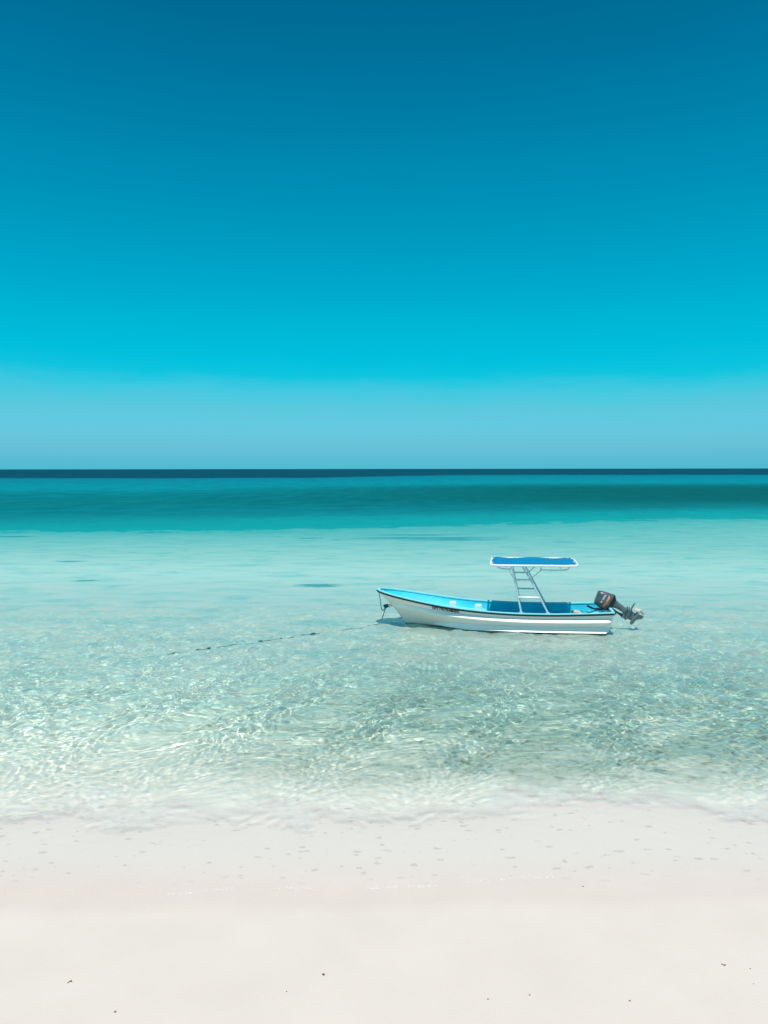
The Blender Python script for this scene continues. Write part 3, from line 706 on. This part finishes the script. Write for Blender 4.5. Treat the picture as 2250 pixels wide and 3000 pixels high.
scrap(3.17, 6.93, .046, 'small dark seaweed scrap alone on the dry sand, low at the right', 4, WEED, .22)
def pebble(x, y, r, label, seed):
    bm = bmesh.new(); bmesh.ops.create_icosphere(bm, subdivisions=2, radius=r)
    for v in bm.verts: v.co *= 1 + .35 * mnoise.noise(v.co * (1.2 / r) + Vector((seed * 7, 0, 0))); v.co.z *= .6
    me = bpy.data.meshes.new('pebble'); bm.to_mesh(me); bm.free(); me.materials.append(STONE); me.polygons.foreach_set('use_smooth', [True] * len(me.polygons))
    o = bpy.data.objects.new('pebble', me); col.objects.link(o); o.location = (x, y, gz(x, y) + r * .25); tag(o, label, 'pebble', 'specks on the dry sand'); return o
pebble(-.56, 6.81, .0135, 'grey brown pebble on the dry sand, nearest below the boat bow', 1)
for i, (u, v, r, lb) in enumerate([(336, 2973, .010, 'tiny grey pebble nearest the lower left corner of the sand'), (1428, 2936, .007, 'tiny grey pebble, left one of two low in the middle of the sand'), (1550, 2925, .007, 'tiny grey pebble, right one of two low in the middle of the sand'),
      (838, 2910, .006, 'tiny pebble just left and below of the grey brown pebble'), (1843, 2945, .008, 'tiny pebble low on the sand, between middle and right seaweed scrap'), (2196, 2845, .006, 'tiny pebble right of the right seaweed scrap'), (2206, 2893, .005, 'tiny pebble nearest the lower right edge of the sand'), (1707, 2588, .008, 'small dark pebble alone on the damp sand')]):
    x = (u - 1125) / F_PX; yv = (1500 - v) / F_PX; d = Vector((x, math.cos(PITCH) + yv * math.sin(PITCH), -math.sin(PITCH) + yv * math.cos(PITCH))); t_ = (CAM_H - .05) / -d.z
    pebble(d.x * t_, d.y * t_, r, lb, i + 2)

# ------------------------------------------------------------------ thin line of foam where the last wave ran out
fr_ = np.random.RandomState(5); fv = []; ffc = []
def edge_y(x): return float(np.interp(x, [-5, -3.4, -2.4, -1.6, -.6, .3, .9, 1.6, 2.2, 5], [8.25, 8.13, 8.22, 8.32, 8.38, 8.36, 8.44, 8.58, 8.64, 8.7]))
for i in range(800):
    x = fr_.uniform(-2.4, 2.0) if i % 3 else fr_.normal(-.3, .6)
    if vnoise(np.array([x]), np.array([0.]), 3, 8, (.25, 1.5))[0] < -.3: continue
    y = edge_y(x) + .012 * math.sin(x * 9) + abs(fr_.normal(0, .05)) + .02 * math.sin(x * 2.3); r = fr_.uniform(.0015, .005)
    z = max(gz(x, y), 0.0) + .001; b = len(fv); k = 6
    for j in range(k): fv.append((x + r * math.cos(j * math.pi / 3), y + r * math.sin(j * math.pi / 3), z))
    for j in range(k): fv.append((x + r * .65 * math.cos(j * math.pi / 3), y + r * .65 * math.sin(j * math.pi / 3), z + r * .6))
    fv.append((x, y, z + r * .85))
    for j in range(k): ffc.append((b + j, b + (j + 1) % k, b + k + (j + 1) % k, b + k + j)); ffc.append((b + k + j, b + k + (j + 1) % k, b + 2 * k))
FOAM = principled('foam_bubbles', (0.88, 0.88, 0.87), 0.5)
tag(mesh_obj('foam', fv, ffc, FOAM, smooth=True), kind='stuff', label='broken line of tiny white foam bubbles at the edge of the wash', cat='foam')
